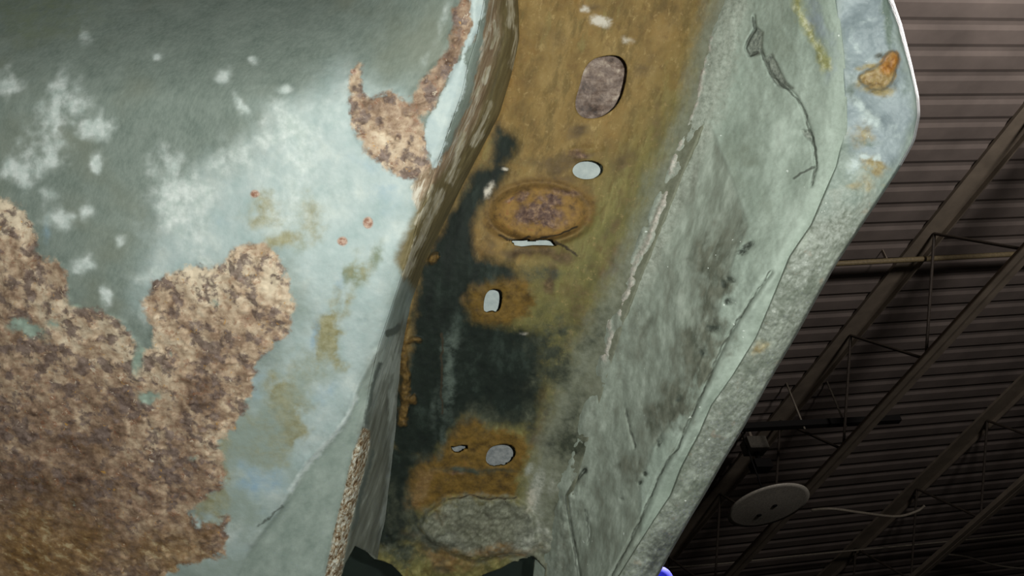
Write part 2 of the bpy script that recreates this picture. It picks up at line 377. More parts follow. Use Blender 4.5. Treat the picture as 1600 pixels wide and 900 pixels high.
bmp += (fbm(gx, gy, 160, 3, 12) - .5) * .003 + (fbm(gx, gy, 7, 3, 4) - .5) * .0003
bmp += A['chalk'] * (fbm(gx, gy, 10, 4, 21, .7) - .5) * .0006
lx_bump = bmp
t = NT('flaking_grey_green_paint', .62, .35)
c = t.ramp(t.noise(38, 6, .6), [(.3, (112, 124, 116)), (.7, (136, 146, 138))])
c = t.mix(t.mr(t.noise(5, 3, .7, (1, .35, 1), 25), .3, .75, 0, .35), c, (160, 170, 160))
c = t.mix(t.mr(t.noise(140, 3, .5), .5, .75, 0, .5), c, (128, 130, 112))
c = t.mix(t.mr(t.mth('MULTIPLY_ADD', t.noise(60, 6, .62), 110.0, t.mth('ADD', t.attr('blue'), -58.0)), -50, 46), c, t.ramp(t.noise(44, 6, .58), [(.3, (164, 182, 180)), (.55, (184, 197, 195)), (.75, (206, 214, 208))]))
c = t.mix(t.soft('olive', 24, .25, .7), c, (128, 138, 116))
c = t.mix(t.soft('ochre', 24, .2, 1.0, gain=2.2), c, t.ramp(t.noise(14, 5, .65), [(.35, (138, 132, 94)), (.65, (168, 164, 132))]))
c = t.mix(t.soft('teal', 40, .1, 1.0), c, (152, 165, 156))
c = t.mix(t.soft('azure', 30, .25, 1.1), c, (150, 176, 192))
c = t.mix(t.soft('chalk', 26, .12, .9, gain=1.25), c, t.ramp(t.noise(16, 5, .6), [(.35, (186, 198, 192)), (.7, (226, 232, 228))]))
strip_c = t.ramp(t.noise(26, 6, .6, (1, .4, 1), 25), [(.3, (134, 148, 139)), (.7, (166, 178, 169))])
c = t.mix(t.edge('strip', 4, 4, 12), c, strip_c)
c = t.mix(t.edge('crest_glint', 4, 5, 12), c, (208, 218, 214))
rb = t.mth('ADD', t.mth('MULTIPLY', t.noise(80, 5, .6), .62), t.mth('MULTIPLY', t.noise(17, 5, .64), .45))
rb = t.mth('ADD', rb, .015)
rb = t.mth('ADD', rb, t.mth('MULTIPLY', t.attr('tone'), .15))
rc = t.ramp(rb, [(.30, (70, 54, 46)), (.41, (118, 95, 78)), (.50, (156, 130, 108)), (.59, (194, 170, 144)), (.70, (222, 204, 178))])
rc = t.mix(t.mr(t.noise(13, 3, .6), .55, .68, 0, .5), rc, (140, 92, 66))
rc = t.mix(t.mr(t.mth('SUBTRACT', t.noise(23, 4, .6, dist=.2), t.mth('MULTIPLY', t.mth('SUBTRACT', .5, t.noise(70, 3, .5)), .5)), .47, .60, 0, .85), rc, t.ramp(t.noise(11, 4, .65), [(.35, (82, 66, 60)), (.65, (138, 120, 112))]))
rc = t.mix(t.mr(t.noise(15, 4, .7), .63, .72, 0, .8), rc, (200, 150, 76))
rc = t.mix(t.mr(t.noise(13, 3, .7, dist=.5), .64, .72, 0, .7), rc, (222, 206, 182))
rc = t.mix(t.mr(t.noise(33, 4, .6), .68, .76, 0, .5), rc, (160, 172, 156))
rc = t.mix(t.mr(t.attr('umber'), .1, 1, 0, .7), rc, t.ramp(t.noise(24, 6, .66, (1, 1.6, 1), 30), [(.33, (80, 58, 30)), (.46, (126, 94, 50)), (.56, (152, 118, 70)), (.68, (206, 186, 142))]))
rc = t.mix(t.soft('island', 12, .25, .7), rc, (150, 166, 152))
c = t.mix(t.edge('rust', 5, 22, 24), c, rc)
sc_ = t.grey_rust([(.30, (98, 80, 64)), (.43, (136, 114, 92)), (.52, (158, 138, 114)), (.60, (206, 198, 182))], 26, 8, (1, .16, 1), 22)
c = t.mix(t.edge('streak', 3, 9, 16), c, sc_)
c = t.mix(t.edge('moss', 10, 10, 16), c, t.ramp(t.noise(20, 5, .65, (1, .25, 1), 20), [(.3, (92, 82, 56)), (.6, (126, 114, 80)), (.75, (150, 140, 108))]))
c = t.mix(t.edge('sliver', 3, 11, 14, sc=(1, .35, 1), rot=20), c, t.ramp(t.noise(9, 4, .6, (1, .3, 1), 20), [(.35, (158, 146, 116)), (.65, (210, 204, 186))]))
wc = t.ramp(t.noise(22, 6, .6, (1, .2, 1), 10), [(.3, (92, 94, 84)), (.6, (126, 130, 120)), (.75, (176, 180, 172))])
wc = t.mix(t.soft('wallpale', 14, .2, .7, sc=(1, .4, 1), rot=12), wc, t.ramp(t.noise(14, 5, .65, (1, .3, 1), 14), [(.35, (150, 158, 150)), (.65, (190, 196, 188))]))
c = t.mix(t.edge('wall', 16, 30, 40, sc=(1, .45, 1), rot=12), c, wc)
c = t.mix(t.edge('flake', 2, 3, 8), c, t.grey_rust([(.35, (54, 42, 32)), (.44, (110, 84, 56)), (.50, (160, 146, 122)), (.58, (204, 204, 192))], 9, 4, (1, .5, 1), 14))
c = t.mix(t.edge('pale', 2, 10, 14), c, t.ramp(t.noise(20, 5), [(.35, (178, 192, 192)), (.7, (200, 210, 206))]))
c = t.mix(t.edge('spot', 2, 2, 6), c, t.ramp(t.noise(6, 3), [(.4, (150, 108, 88)), (.6, (196, 168, 150))]))
c = t.mix(t.edge('dark', 2, 3, 8), c, (96, 104, 98))
PAINT = t.done(c, t.noise(4, 4, .7), .25, .0004)
KC = 30 + 75 + 100 + 95 + 8
sl = lambda a, b: (gx[:, a:b], gy[:, a:b], (gd - lx_bump)[:, a:b], PAINT, {k: v[:, a:b] for k, v in A.items()})
sheet('fender_panel', *sl(0, KC + 1), [CAV_A], .0012, 'blue-grey painted panel eaten by crusty brown rust')
sheet('inner_wall', *sl(KC, None), [CAV_A], .0012, 'streaky brown and grey inner wall beside the channel')

# ---- brown channel floor ---------------------------------------------
HOLES = {'big': smooth_poly([(926, 92), (945, 87), (965, 86), (976, 94), (981, 108), (977, 132), (970, 156), (958, 172), (938, 184), (914, 186), (901, 176), (898, 158), (906, 134), (912, 108)], 2),
         'round': ell(918.5, 265.5, 24, 14.5, -4), 'slot': smooth_poly([(757, 464), (763, 454), (774, 451), (784, 454), (785, 466), (782, 483), (774, 489), (760, 489), (755, 484)], 2),
         'low': smooth_poly([(758, 716), (764, 700), (780, 694), (797, 694), (806, 702), (805, 714), (795, 725), (778, 730), (762, 728)], 2),
         'chip': [(703, 697), (712, 698), (722, 695), (731, 696), (731, 703), (724, 705), (716, 709), (706, 706)],
         'tear': [(791, 375), (803, 375), (820, 375), (838, 373), (855, 373), (863, 376), (870, 384), (850, 383), (832, 383), (815, 385), (803, 383)]}
BLACK = [(780, 206), (796, 212), (802, 226), (797, 244), (780, 258), (790, 268), (766, 292), (745, 322), (735, 350), (732, 385), (745, 405), (792, 418), (800, 428), (752, 436), (732, 445), (722, 468), (728, 500), (748, 512), (780, 516), (815, 520), (838, 530), (842, 570), (838, 610), (830, 650), (800, 660), (770, 652), (740, 640), (712, 650), (690, 690), (670, 712), (625, 705), (612, 690), (618, 620), (645, 560), (652, 480), (664, 420), (690, 370), (718, 318), (745, 272), (772, 262), (776, 240)]
BLACK2 = [(612, 700), (660, 712), (640, 730), (628, 770), (640, 800), (620, 850), (590, 850), (596, 760)]
ORA = [(722, 650), (740, 645), (765, 668), (812, 678), (828, 698), (816, 730), (806, 745), (806, 776), (760, 778), (700, 778), (680, 790), (648, 795), (632, 770), (625, 745), (645, 728), (630, 715), (660, 702), (682, 712), (690, 690), (708, 668)]
ORB = [(735, 445), (760, 432), (800, 428), (826, 440), (836, 465), (826, 492), (798, 505), (765, 511), (738, 502), (726, 472)]
LUMP = [(697, 780), (740, 776), (800, 779), (822, 790), (834, 810), (838, 845), (830, 868), (790, 866), (740, 876), (705, 862), (672, 846), (655, 822), (668, 800)]
gx, gy, gd = loft([(shf(x_w, -22), .470), (shf(x_w, 12), .463), (mixc(x_w, x_b, .35), .461), (mixc(x_w, x_b, .75), .458), (shf(x_b, 6), .4515), (shf(x_b, 30), .447)], [14, 60, 65, 40, 10])
gd = gd + sag(gx, gy)
A = {}
A['black'] = polys(gx, gy, [BLACK, BLACK2]) + 8; A['orange'] = polys(gx, gy, [ORA, ORB])
A['boss'] = sdf(gx, gy, ell(842, 334, 70, 40, -4)); A['ring'] = sdf(gx, gy, ell(842, 330, 90, 52, -4))
A['crust'] = blobs(gx, gy, [(842, 338, 40, 24, 0, .8), (845, 328, 26, 18, 0, .9), (866, 312, 14, 12, 0, .9), (828, 345, 22, 14, 20, .9), (855, 352, 22, 10, 0, .8), (815, 305, 16, 10, -30, .7), (880, 300, 30, 6, 10, .6), (905, 238, 26, 8, 5, .55), (800, 308, 20, 5, -30, .5), (715, 740, 20, 6, 0, .5)])
A['lump'] = polys(gx, gy, [LUMP]); 
A['cool'] = np.clip((gx - mixc(x_w, x_b, .62)(gy)) * .9 + (gy - 260) * .36, -200, 200)
A['fade'] = np.clip((gx - x_b(gy)) + 22 + sstep(420, 640, gy) * 30, -200, 200)
A['grime_shade'] = blobs(gx, gy, [(868, 262, 46, 26, -10, .8), (840, 288, 80, 9, -8, .9), (765, 372, 16, 36, 0, .6), (835, 396, 70, 14, 2, 1), (795, 22, 14, 20, 0, .6), (975, 250, 30, 14, -30, .6), (900, 205, 24, 12, 0, .7), (1030, 180, 14, 60, 18, .5), (985, 300, 20, 60, 20, .5), (850, 60, 30, 60, 20, .35), (1000, 110, 16, 30, 20, .5), (960, 350, 14, 60, 15, .5), (870, 250, 60, 22, -12, .75), (900, 240, 34, 9, 0, .9), (845, 395, 60, 10, 2, .9), (855, 440, 14, 40, 0, .8), (950, 420, 26, 60, 20, .6), (895, 210, 20, 8, 0, .6), (925, 10, 20, 10, 0, .6), (795, 700, 60, 14, 0, .4), (870, 690, 30, 30, 0, .9), (850, 650, 16, 60, 10, .6), (730, 735, 50, 8, 4, .8), (960, 560, 30, 60, 15, .5), (905, 480, 24, 50, 0, .5), (770, 300, 14, 40, 30, .3), (1040, 30, 30, 50, 15, .3), (840, 680, 20, 40, 0, .7), (680, 850, 50, 14, 0, .9), (640, 840, 30, 30, 0, .9)])  # dirt, plus a painted shadow band under the low hole
A['white'] = blobs(gx, gy, [(938, 32, 18, 9, 10, 1), (915, 12, 8, 8, 0, .8), (980, 62, 14, 8, 0, .6), (820, 520, 10, 4, 0, .5), (760, 296, 8, 20, 30, .7), (788, 264, 8, 3, 10, .8), (830, 780, 12, 24, 0, .6)])  # pale flecks; the large one near the top is painted glare
A['murk_shade'] = blobs(gx, gy, [(630, 872, 40, 20, 10, .9), (690, 880, 30, 14, 20, .7), (610, 800, 14, 50, 0, 1), (868, 560, 46, 80, 8, .9), (840, 428, 60, 12, 0, .7), (885, 690, 44, 34, 0, 1), (905, 640, 20, 60, 10, .6), (925, 520, 24, 50, 14, .6), (640, 800, 26, 60, 0, 1), (660, 850, 60, 16, 0, 1), (730, 737, 54, 7, 4, 1), (770, 736, 50, 5, 4, .8), (655, 712, 30, 12, 0, .7), (880, 780, 16, 60, 6, .6), (770, 650, 70, 22, 0, .7), (690, 850, 18, 30, 60, .9), (830, 650, 14, 40, 0, .8)])  # dark patches, with painted dimness low down and a thin shadow band
A['bark'] = blobs(gx, gy, [(775, 862, 60, 16, 0, 1), (700, 876, 50, 20, 10, .8), (660, 760, 20, 40, 0, .8), (670, 745, 30, 20, 0, .7), (640, 780, 14, 26, 0, .6), (690, 812, 14, 20, 0, .5), (860, 850, 20, 16, 0, .3)])
A['ash'] = blobs(gx, gy, [(838, 770, 10, 40, 4, 1), (826, 736, 8, 14, 0, .9), (846, 830, 14, 40, 0, .8), (820, 845, 18, 24, 0, .7), (860, 760, 10, 30, 8, .5), (600, 860, 20, 10, 0, .3)])
A['pipe'] = blobs(gx, gy, [(702, 580, 14, 90, 3, .9), (690, 690, 8, 40, 10, .6), (680, 640, 8, 60, 5, .5)])
A['line'] = lines(gx, gy, [(1.6, [(866, 380), (884, 389), (901, 399)]), (1.6, [(780, 366), (793, 374), (830, 371)]), (1.4, [(692, 520), (690, 580), (690, 650)]), (1.2, [(700, 781), (730, 775), (765, 781), (808, 778)]), (1.6, [(832, 376), (874, 366), (903, 355)])])
A['ledge'] = lines(gx, gy, [(7, [(632, 480), (628, 540), (634, 580), (630, 660)]), (4, [(634, 535), (655, 531)]), (6, [(632, 626), (645, 625)]), (5, [(672, 408), (680, 398)])])
e = np.hypot((gx - 842) / 72, (gy - 332) / 42)
bmp = .0016 * sstep(1.12, .8, e) - .0022 * np.exp(-((e - 1.12) / .13) ** 2) * sstep(320, 380, gy) - .0010 * np.exp(-((e - 1.1) / .12) ** 2)
bmp += A['crust'] * (.0012 + (fbm(gx, gy, 14, 4, 31, .65) - .45) * .004)
bmp -= .002 * sstep(376, 384, gy) * sstep(410, 388, gy) * sstep(780, 800, gx) * sstep(890, 865, gx)
bmp += f(A['orange'], 6) * (.0004 + (fbm(gx, gy, 14, 4, 33) - .5) * .0012) - f(A['black'], 10) * .0006
bmp += f(A['lump'], 5) * (.0035 + (fbm(gx, gy, 22, 5, 35, .65) - .5) * .006)
bmp += (fbm(gx, gy * .5, 60, 4, 36) - .5) * .002 + (fbm(gx, gy, 8, 3, 37) - .5) * .0005
bmp += .0012 * A['pipe'] + sstep(800, 850, gy) * (fbm(gx, gy, 26, 5, 38, .6) - .5) * .006
bmp += f(A['ledge'], 3) * (.002 + (fbm(gx, gy, 8, 3, 39) - .5) * .003)
bmp -= .0009 * np.exp(-(dist(gx, gy, [(915, 232), (890, 236), (940, 231)], False) / 5) ** 2)
for hp in ('big', 'round', 'slot', 'low'):      # the metal dips a little into each hole
    s = -sdf(gx, gy, HOLES[hp]); bmp -= .0005 * np.exp(-np.clip(s, 0, None) / 5)
t = NT('rust_brown_channel', .72, .25)
c = t.ramp(t.noise(46, 6, .62, (1, .6, 1), 15), [(.28, (100, 79, 46)), (.5, (132, 107, 62)), (.72, (152, 128, 82))])
c = t.mix(t.mr(t.noise(7, 4, .7, (1, .5, 1), 15), .35, .75, 0, .5), c, (130, 110, 66))
c = t.mix(t.mr(t.noise(110, 4, .6), .48, .7, 0, .5), c, (146, 108, 56))
c = t.mix(t.mr(t.noise(20, 6, .72, (1, .7, 1), 15), .52, .72, 0, .7), c, (106, 82, 48))
c = t.mix(t.mr(t.noise(13, 5, .7, (1, .5, 1), 15, .3), .56, .74, 0, .55), c, (184, 160, 108))
c = t.mix(t.mr(t.mth('MULTIPLY_ADD', t.noise(50, 6, .6), 90.0, t.mth('ADD', t.attr('cool'), -60.0)), -60, 80, 0, .95), c, t.ramp(t.noise(24, 6, .62, (1, .3, 1), 18), [(.3, (86, 84, 52)), (.55, (116, 111, 66)), (.75, (142, 138, 92))]))
c = t.mix(t.mr(t.noise(24, 6, .66, (1, .3, 1), 17), .5, .64, 0, .6), c, (92, 76, 42))
c = t.mix(t.mr(t.noise(30, 6, .66, (1, .35, 1), 14, .4), .54, .68, 0, .6), c, (132, 120, 74))
c = t.mix(t.mr(t.noise(9, 5, .72), .56, .7, 0, .5), c, (166, 142, 96))
c = t.mix(t.soft('grime_shade', 20, .15, .8), c, t.ramp(t.noise(10, 5, .6), [(.35, (66, 52, 36)), (.7, (108, 90, 62))]))
c = t.mix(t.mr(t.mth('MULTIPLY_ADD', t.noise(18, 6, .65, (1, .4, 1), 18), 44.0, t.mth('ADD', t.attr('fade'), -26.0)), -22, 24, 0, .85), c, t.ramp(t.noise(12, 5, .65), [(.3, (104, 108, 94)), (.7, (132, 136, 122))]))
c = t.mix(t.edge('orange', 8, 14, 16), c, t.ramp(t.noise(18, 6, .66), [(.28, (62, 48, 26)), (.46, (98, 76, 34)), (.6, (116, 90, 40)), (.74, (126, 82, 46))]))
c = t.mix(t.edge('ring', 10, 16, 18), c, t.ramp(t.noise(14, 5, .65), [(.3, (88, 68, 42)), (.55, (124, 98, 56)), (.75, (104, 78, 54))]))
c = t.mix(t.edge('boss', 6, 14, 14), c, t.ramp(t.noise(16, 5, .62), [(.3, (88, 68, 44)), (.45, (126, 96, 52)), (.6, (142, 110, 58)), (.74, (136, 90, 56))]))
c = t.mix(t.soft('crust', 14, .25, .6, gain=1.1), c, t.ramp(t.noise(11, 5, .62), [(.32, (66, 50, 46)), (.5, (102, 80, 70)), (.68, (150, 122, 96))]))
c = t.mix(t.edge('black', 13, 14, 18, 5, sc=(1, .6, 1)), c, t.ramp(t.noise(30, 6, .65, (1, .3, 1), 6), [(.3, (17, 23, 19)), (.55, (28, 36, 30)), (.75, (52, 62, 55))]))
c = t.mix(t.soft('pipe', 16, .35, .9), c, (84, 94, 86))
c = t.mix(t.soft('bark', 16, .25, .8), c, t.ramp(t.noise(13, 6, .66), [(.3, (84, 62, 38)), (.5, (120, 94, 58)), (.7, (150, 126, 86))]))
c = t.mix(t.soft('murk_shade', 20, .2, .9), c, t.ramp(t.noise(18, 6, .66, (1, .5, 1), 10), [(.3, (38, 42, 34)), (.55, (64, 68, 56)), (.75, (96, 98, 80))]))
c = t.mix(t.edge('ledge', 3, 5, 9), c, t.ramp(t.noise(8, 4), [(.35, (70, 54, 28)), (.7, (108, 84, 42))]))
low = t.mth('MULTIPLY', t.edge('lump', 12, 30, 26), .85)
c = t.mix(low, c, t.ramp(t.noise(9, 6, .7, (1, .7, 1), 30), [(.3, (76, 78, 68)), (.5, (106, 108, 96)), (.72, (140, 142, 128))]))
c = t.mix(t.soft('ash', 12, .25, .8), c, t.ramp(t.noise(9, 6, .7), [(.35, (126, 130, 118)), (.7, (176, 176, 164))]))
c = t.mix(t.mth('MULTIPLY', t.soft('bark', 14, .5, 1.1), .8), c, t.ramp(t.noise(11, 6, .66), [(.3, (88, 66, 38)), (.6, (136, 108, 66))]))
c = t.mix(t.soft('white', 10, .3, .75), c, (200, 192, 178))
c = t.mix(t.edge('line', 1.2, 0), c, (56, 48, 36))
FLOOR = t.done(c, t.noise(5, 5, .7), .3, .0005)
BOSS = ell(842, 330, 72, 40, -4, 60); SEAL = smooth_poly(LUMP, 2)
ch = sheet('channel_floor', gx, gy, gd - bmp, FLOOR, A, list(HOLES.values()) + [CAV_A, CAV_B, BOSS, SEAL], .0016, 'rust-brown channel floor with punched holes and black paint')
sheet('boss', gx, gy, gd - bmp - .00015, FLOOR, A, [BOSS], 0, 'raised oval boss with orange and purple-brown rust', ch, True)
sheet('sealant_patch', gx, gy, gd - bmp - .00015, FLOOR, A, [SEAL], 0, 'lumpy grey sealant patch', ch, True)

# ---- right side wall + rim -------------------------------------------
gx, gy, gd = loft([(shf(x_b, -16), .462), (shf(x_b, 4), .4515), (mixc(x_b, x_s, .30), .441), (mixc(x_b, x_s, .75), .420), (shf(x_s, -3), .4125), (shf(x_s, 6), .4125)], [12, 40, 60, 34, 8])
gd = gd + sag(gx, gy)
PLATE = [(1108, 190), (1130, 245), (1150, 295), (1168, 355), (1150, 395), (1125, 480), (1095, 560), (1060, 640), (1020, 700), (1000, 760), (1010, 1400), (800, 1400), (860, 800), (940, 520), (1010, 360), (1060, 240)]
CR1 = [(1178, 25), (1180, 45), (1170, 62), (1165, 75), (1170, 86), (1184, 82)]
CR2 = [(1190, 78), (1197, 100), (1206, 118), (1216, 130), (1230, 136), (1245, 152), (1256, 172), (1263, 195), (1268, 212), (1272, 235), (1275, 262), (1268, 290)]
CR3 = [(958, 398), (957, 400)]
CR4 = [(914, 734), (900, 752), (886, 774), (889, 802), (895, 840), (901, 870), (906, 905), (912, 960)]
CR5 = [(978, 640), (984, 670), (992, 700)]
CR6 = [(915, 798), (922, 830), (920, 850)]
GRV = [(1205, 425), (1170, 473), (1137, 527), (1107, 590), (1080, 650), (1057, 700), (1033, 735), (1017, 773), (1003, 807), (982, 850), (960, 890), (930, 950)]
A = {}
A['plate'] = sdf(gx, gy, PLATE)
A['peel'] = polys(gx, gy, [[(1195, 90), (1206, 84), (1228, 128), (1240, 138), (1232, 140), (1214, 134), (1203, 116)], [(1252, 203), (1266, 204), (1272, 222), (1262, 218)], [(1166, 66), (1182, 42), (1192, 50), (1190, 84), (1172, 88)]])
A['crack'] = lines(gx, gy, [(2.0, CR1), (1.8, CR2), (1.8, CR4), (1.2, CR5), (1.2, CR6), (1.3, GRV), (2.0, [(1272, 262), (1256, 268), (1240, 280)])])
A['soot'] = blobs(gx, gy, [(1115, 430, 30, 90, 14, .9), (1090, 560, 30, 80, 16, 1), (1050, 630, 40, 60, 25, .9), (1000, 500, 20, 60, 15, .5), (985, 380, 16, 60, 15, .5), (1020, 440, 30, 80, 15, .35), (980, 720, 24, 30, 20, .7), (940, 560, 12, 60, 12, .5), (1150, 350, 14, 30, 10, .6), (950, 800, 18, 60, 10, .4), (1060, 320, 26, 60, 10, .4), (930, 650, 30, 40, 0, .3), (880, 830, 16, 60, 5, .5)])
A['pit'] = blobs(gx, gy, [(1166, 384, 8, 11, 30, 1), (1160, 395, 10, 5, 0, .9), (1140, 437, 9, 5, 20, 1), (1128, 444, 6, 8, 0, .9), (1140, 470, 8, 6, 30, .8), (1112, 515, 12, 7, 20, .9), (1100, 558, 8, 8, 0, .8), (1006, 740, 5, 5, 0, 1), (913, 734, 4, 4, 0, 1), (1030, 690, 5, 14, 20, .7), (998, 754, 4, 4, 0, .9), (972, 780, 4, 4, 0, .6), (1060, 625, 5, 5, 0, .7), (1010, 350, 4, 6, 0, .8), (962, 470, 4, 20, 10, .5)])
A['band'] = np.clip(26 - np.abs(gx - x_b(gy) - 22), -60, 60) - 30 * sstep(420, 520, gy)
A['bright'] = blobs(gx, gy, [(1222, 215, 40, 70, 10, .9), (1190, 470, 30, 120, 22, .6), (1150, 560, 24, 100, 24, .6), (1290, 190, 16, 60, 0, .6), (1080, 90, 20, 60, 15, .5), (1240, 350, 30, 60, 25, .6), (1100, 640, 16, 80, 24, .5)])
A['darkgrey'] = blobs(gx, gy, [(1140, 260, 36, 80, 15, .8), (1215, 60, 30, 50, 0, .6), (1180, 320, 30, 40, 0, .5), (1295, 60, 14, 60, -15, .5), (940, 700, 24, 120, 12, .5), (980, 820, 40, 60, 10, .4)])  # darker grey patches of the wall
A['steel'] = blobs(gx, gy, [(1278, 30, 16, 60, -20, 1), (1295, 110, 12, 30, 0, .6)])
A['scrape'] = lines(gx, gy, [(3, [(1042, 300), (1020, 360), (998, 400), (985, 440), (970, 490)]), (3, [(946, 478), (950, 505), (956, 525), (944, 560)]), (3, [(1108, 60), (1090, 150), (1062, 220), (1048, 270)])])
A['yellow'] = lines(gx, gy, [(6, [(1240, -20), (1252, 22), (1266, 52), (1280, 78), (1292, 104)])])
A['ridge_light'] = lines(gx, gy, [(3, [(1110, 192), (1131, 245), (1151, 295), (1166, 345)]), (3, [(1175, 480), (1140, 535), (1110, 600), (1085, 655), (1060, 705)])])  # lit edges of plate and groove, painted as pale lines
A['rough'] = blobs(gx, gy, [(880, 790, 40, 70, 10, .9), (860, 850, 40, 60, 0, .9), (1150, 430, 40, 60, 20, .5), (1080, 680, 40, 60, 20, .4)])
bmp = -.0006 * f(A['plate'], 3) - f(A['peel'], 2) * .0012
for p, w, dpt in ((CR1, 2.2, .0018), (CR2, 2.2, .0016), (CR4, 2.2, .0018), (GRV, 2.6, .0012), (CR5, 2, .0008), (CR6, 2, .0008)):
    bmp -= dpt * np.exp(-(dist(gx, gy, p, False) / w) ** 2)
bmp += .0009 * np.exp(-(dist(gx, gy, [(q[0] + 9, q[1] + 3) for q in GRV], False) / 6) ** 2)
bmp += (fbm(gx, gy, 90, 4, 41) - .5) * .004 + (fbm(gx, gy * .6, 18, 4, 42, .6) - .5) * .0012 - A['pit'] * .0016
bmp += f(A['scrape'], 3) * (fbm(gx, gy, 8, 3, 44, .7) - .3) * .0018 + A['rough'] * (fbm(gx, gy, 14, 4, 45, .65) - .5) * .003
t = NT('grey_undercoating', .66, .3)
c = t.ramp(t.noise(50, 6, .6, (1, .5, 1), 22), [(.3, (138, 150, 138)), (.5, (156, 168, 156)), (.72, (172, 184, 172))])
c = t.mix(t.mr(t.noise(6, 4, .7), .35, .75, 0, .35), c, (122, 130, 118))
c = t.mix(t.soft('darkgrey', 40, .15, 1.1), c, (126, 134, 120))
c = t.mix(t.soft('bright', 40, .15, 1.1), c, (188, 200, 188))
c = t.mix(t.soft('steel', 24, .2, 1.0), c, (142, 152, 156))
c = t.mix(t.edge('plate', 5, 4, 12), c, t.ramp(t.noise(20, 6, .64, (1, .28, 1), 16), [(.3, (112, 116, 104)), (.52, (136, 144, 132)), (.74, (168, 176, 164))]))
c = t.mix(t.soft('soot', 15, .2, .75, sc=(1, .35, 1), rot=18), c, t.ramp(t.noise(14, 5, .6, (1, .4, 1), 18), [(.35, (84, 88, 76)), (.7, (120, 122, 108))]))
c = t.mix(t.edge('peel', 3, 6, 7), c, t.ramp(t.noise(6, 4, .7), [(.35, (92, 98, 92)), (.5, (128, 134, 124)), (.7, (158, 164, 152))]))
c = t.mix(t.soft('pit', 7, .35, .7), c, (70, 76, 68))
c = t.mix(t.mth('MULTIPLY', t.edge('band', 16, 22, 12), .6), c, t.ramp(t.noise(8, 5, .72), [(.34, (112, 114, 102)), (.46, (150, 154, 142)), (.66, (186, 190, 178))]))
c = t.mix(t.mth('MULTIPLY', t.edge('ridge_light', 3, 3, 9), .3), c, (168, 180, 168))
c = t.mix(t.edge('scrape', 4, 9, 9), c, t.ramp(t.noise(6, 4, .7), [(.35, (150, 146, 134)), (.65, (202, 194, 184))]))
c = t.mix(t.mth('MULTIPLY', t.edge('yellow', 7, 10, 14), .85), c, t.ramp(t.noise(12, 5, .65), [(.35, (126, 124, 70)), (.5, (160, 158, 100)), (.65, (212, 210, 174))]))
c = t.mix(t.mth('MULTIPLY', t.edge('crack', 1.0, 1.5, 8), .8), c, (74, 78, 70))
c = t.mix(t.mr(t.noise(10, 2, .5), .745, .78, 0, .9), c, (220, 226, 218))
WALLM = t.done(c, t.noise(5, 5, .7), .3, .0005)
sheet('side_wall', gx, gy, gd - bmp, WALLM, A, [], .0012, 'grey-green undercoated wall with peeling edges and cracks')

gx, gy, gd = loft([(shf(x_s, -1), .4150), (shf(x_s, 3), .4085), (mixc(x_s, x_o, .5), .4075), (lambda y: x_o(y) - 6 - 6 * sstep(170, 30, y), .4088), (lambda y: x_o(y) - 1.5 - 1.5 * sstep(170, 30, y), .4112), (x_o, .4150), (shf(x_o, -3), .4195), (shf(x_o, -22), .4260)], [4, 26, 28, 6, 4, 4, 5])
u = (gx - x_s(gy)) / np.maximum(x_o(gy) - x_s(gy), 5)
gd = gd + sag(gx, gy) + .0040 * sstep(320, 190, gy)
front = np.zeros(gx.shape); front[:, :69] = 1
A = {}
A['bluecoat'] = np.where(front > 0, polys(gx, gy, [[(1300, -300), (1395, -300), (1400, 60), (1428, 140), (1425, 190), (1405, 250), (1370, 270), (1330, 235), (1318, 180), (1320, 100), (1308, 20)]]), -200)
A['orange'] = polys(gx, gy, [smooth_poly([(1383, 88), (1392, 79), (1402, 82), (1405, 92), (1400, 106), (1396, 124), (1388, 136), (1374, 142), (1356, 138), (1340, 124), (1346, 114), (1366, 106), (1378, 98)], 1)])
A['nub'] = np.where(front > 0, polys(gx, gy, [[(1383, 88), (1392, 79), (1402, 82), (1405, 92), (1400, 108), (1388, 118), (1376, 112), (1377, 98)]]), -200)
A['green'] = blobs(gx, gy, [(1384, 20, 8, 70, -6, 1), (1410, 130, 10, 30, 0, .5), (1330, 130, 14, 40, 0, .5), (1350, 222, 40, 10, 0, .5)])
A['tan'] = blobs(gx, gy, [(1362, 122, 28, 16, -15, 1), (1370, 138, 26, 12, 0, .8), (1360, 262, 22, 22, 0, .8), (1345, 210, 18, 22, 0, .6), (1340, 290, 22, 16, 0, .5), (1355, 103, 24, 6, -10, .8), (1190, 545, 20, 14, 0, .6)])
A['chalk'] = blobs(gx, gy, [(1340, 165, 8, 22, -25, .9), (1360, 190, 30, 10, 20, .8), (1352, 246, 10, 6, 0, 1), (1372, 247, 8, 6, 0, 1), (1335, 255, 14, 22, 30, .7), (1400, 200, 14, 20, 0, .5), (1330, 60, 12, 40, 0, .4), (1350, 35, 26, 5, -15, .5), (1340, 78, 12, 8, 30, .6)])
A['galv'] = np.clip(gy - 300, -200, 200)
A['bare'] = np.where((gx > x_o(gy) - 5) & (gy < 260), 6.0 - np.abs(gx - x_o(gy)), -20) 
A['bare'] = np.where(front > 0, A['bare'], 4)
A['rim_dark'] = blobs(gx, gy, [(1376, 86, 12, 8, -40, .9), (1330, 140, 10, 30, 0, .5), (1395, 130, 10, 16, 0, .5), (1120, 690, 14, 60, 30, .5), (1030, 860, 16, 60, 30, .8), (1310, 80, 6, 60, 0, .5)])  # dark grey patches on the rim
bmp = (fbm(gx, gy, 60, 3, 51) - .5) * .004 * sstep(330, 250, gy) + f(A['orange'], 3) * (.0016 + (fbm(gx, gy, 8, 3, 52) - .5) * .0016)
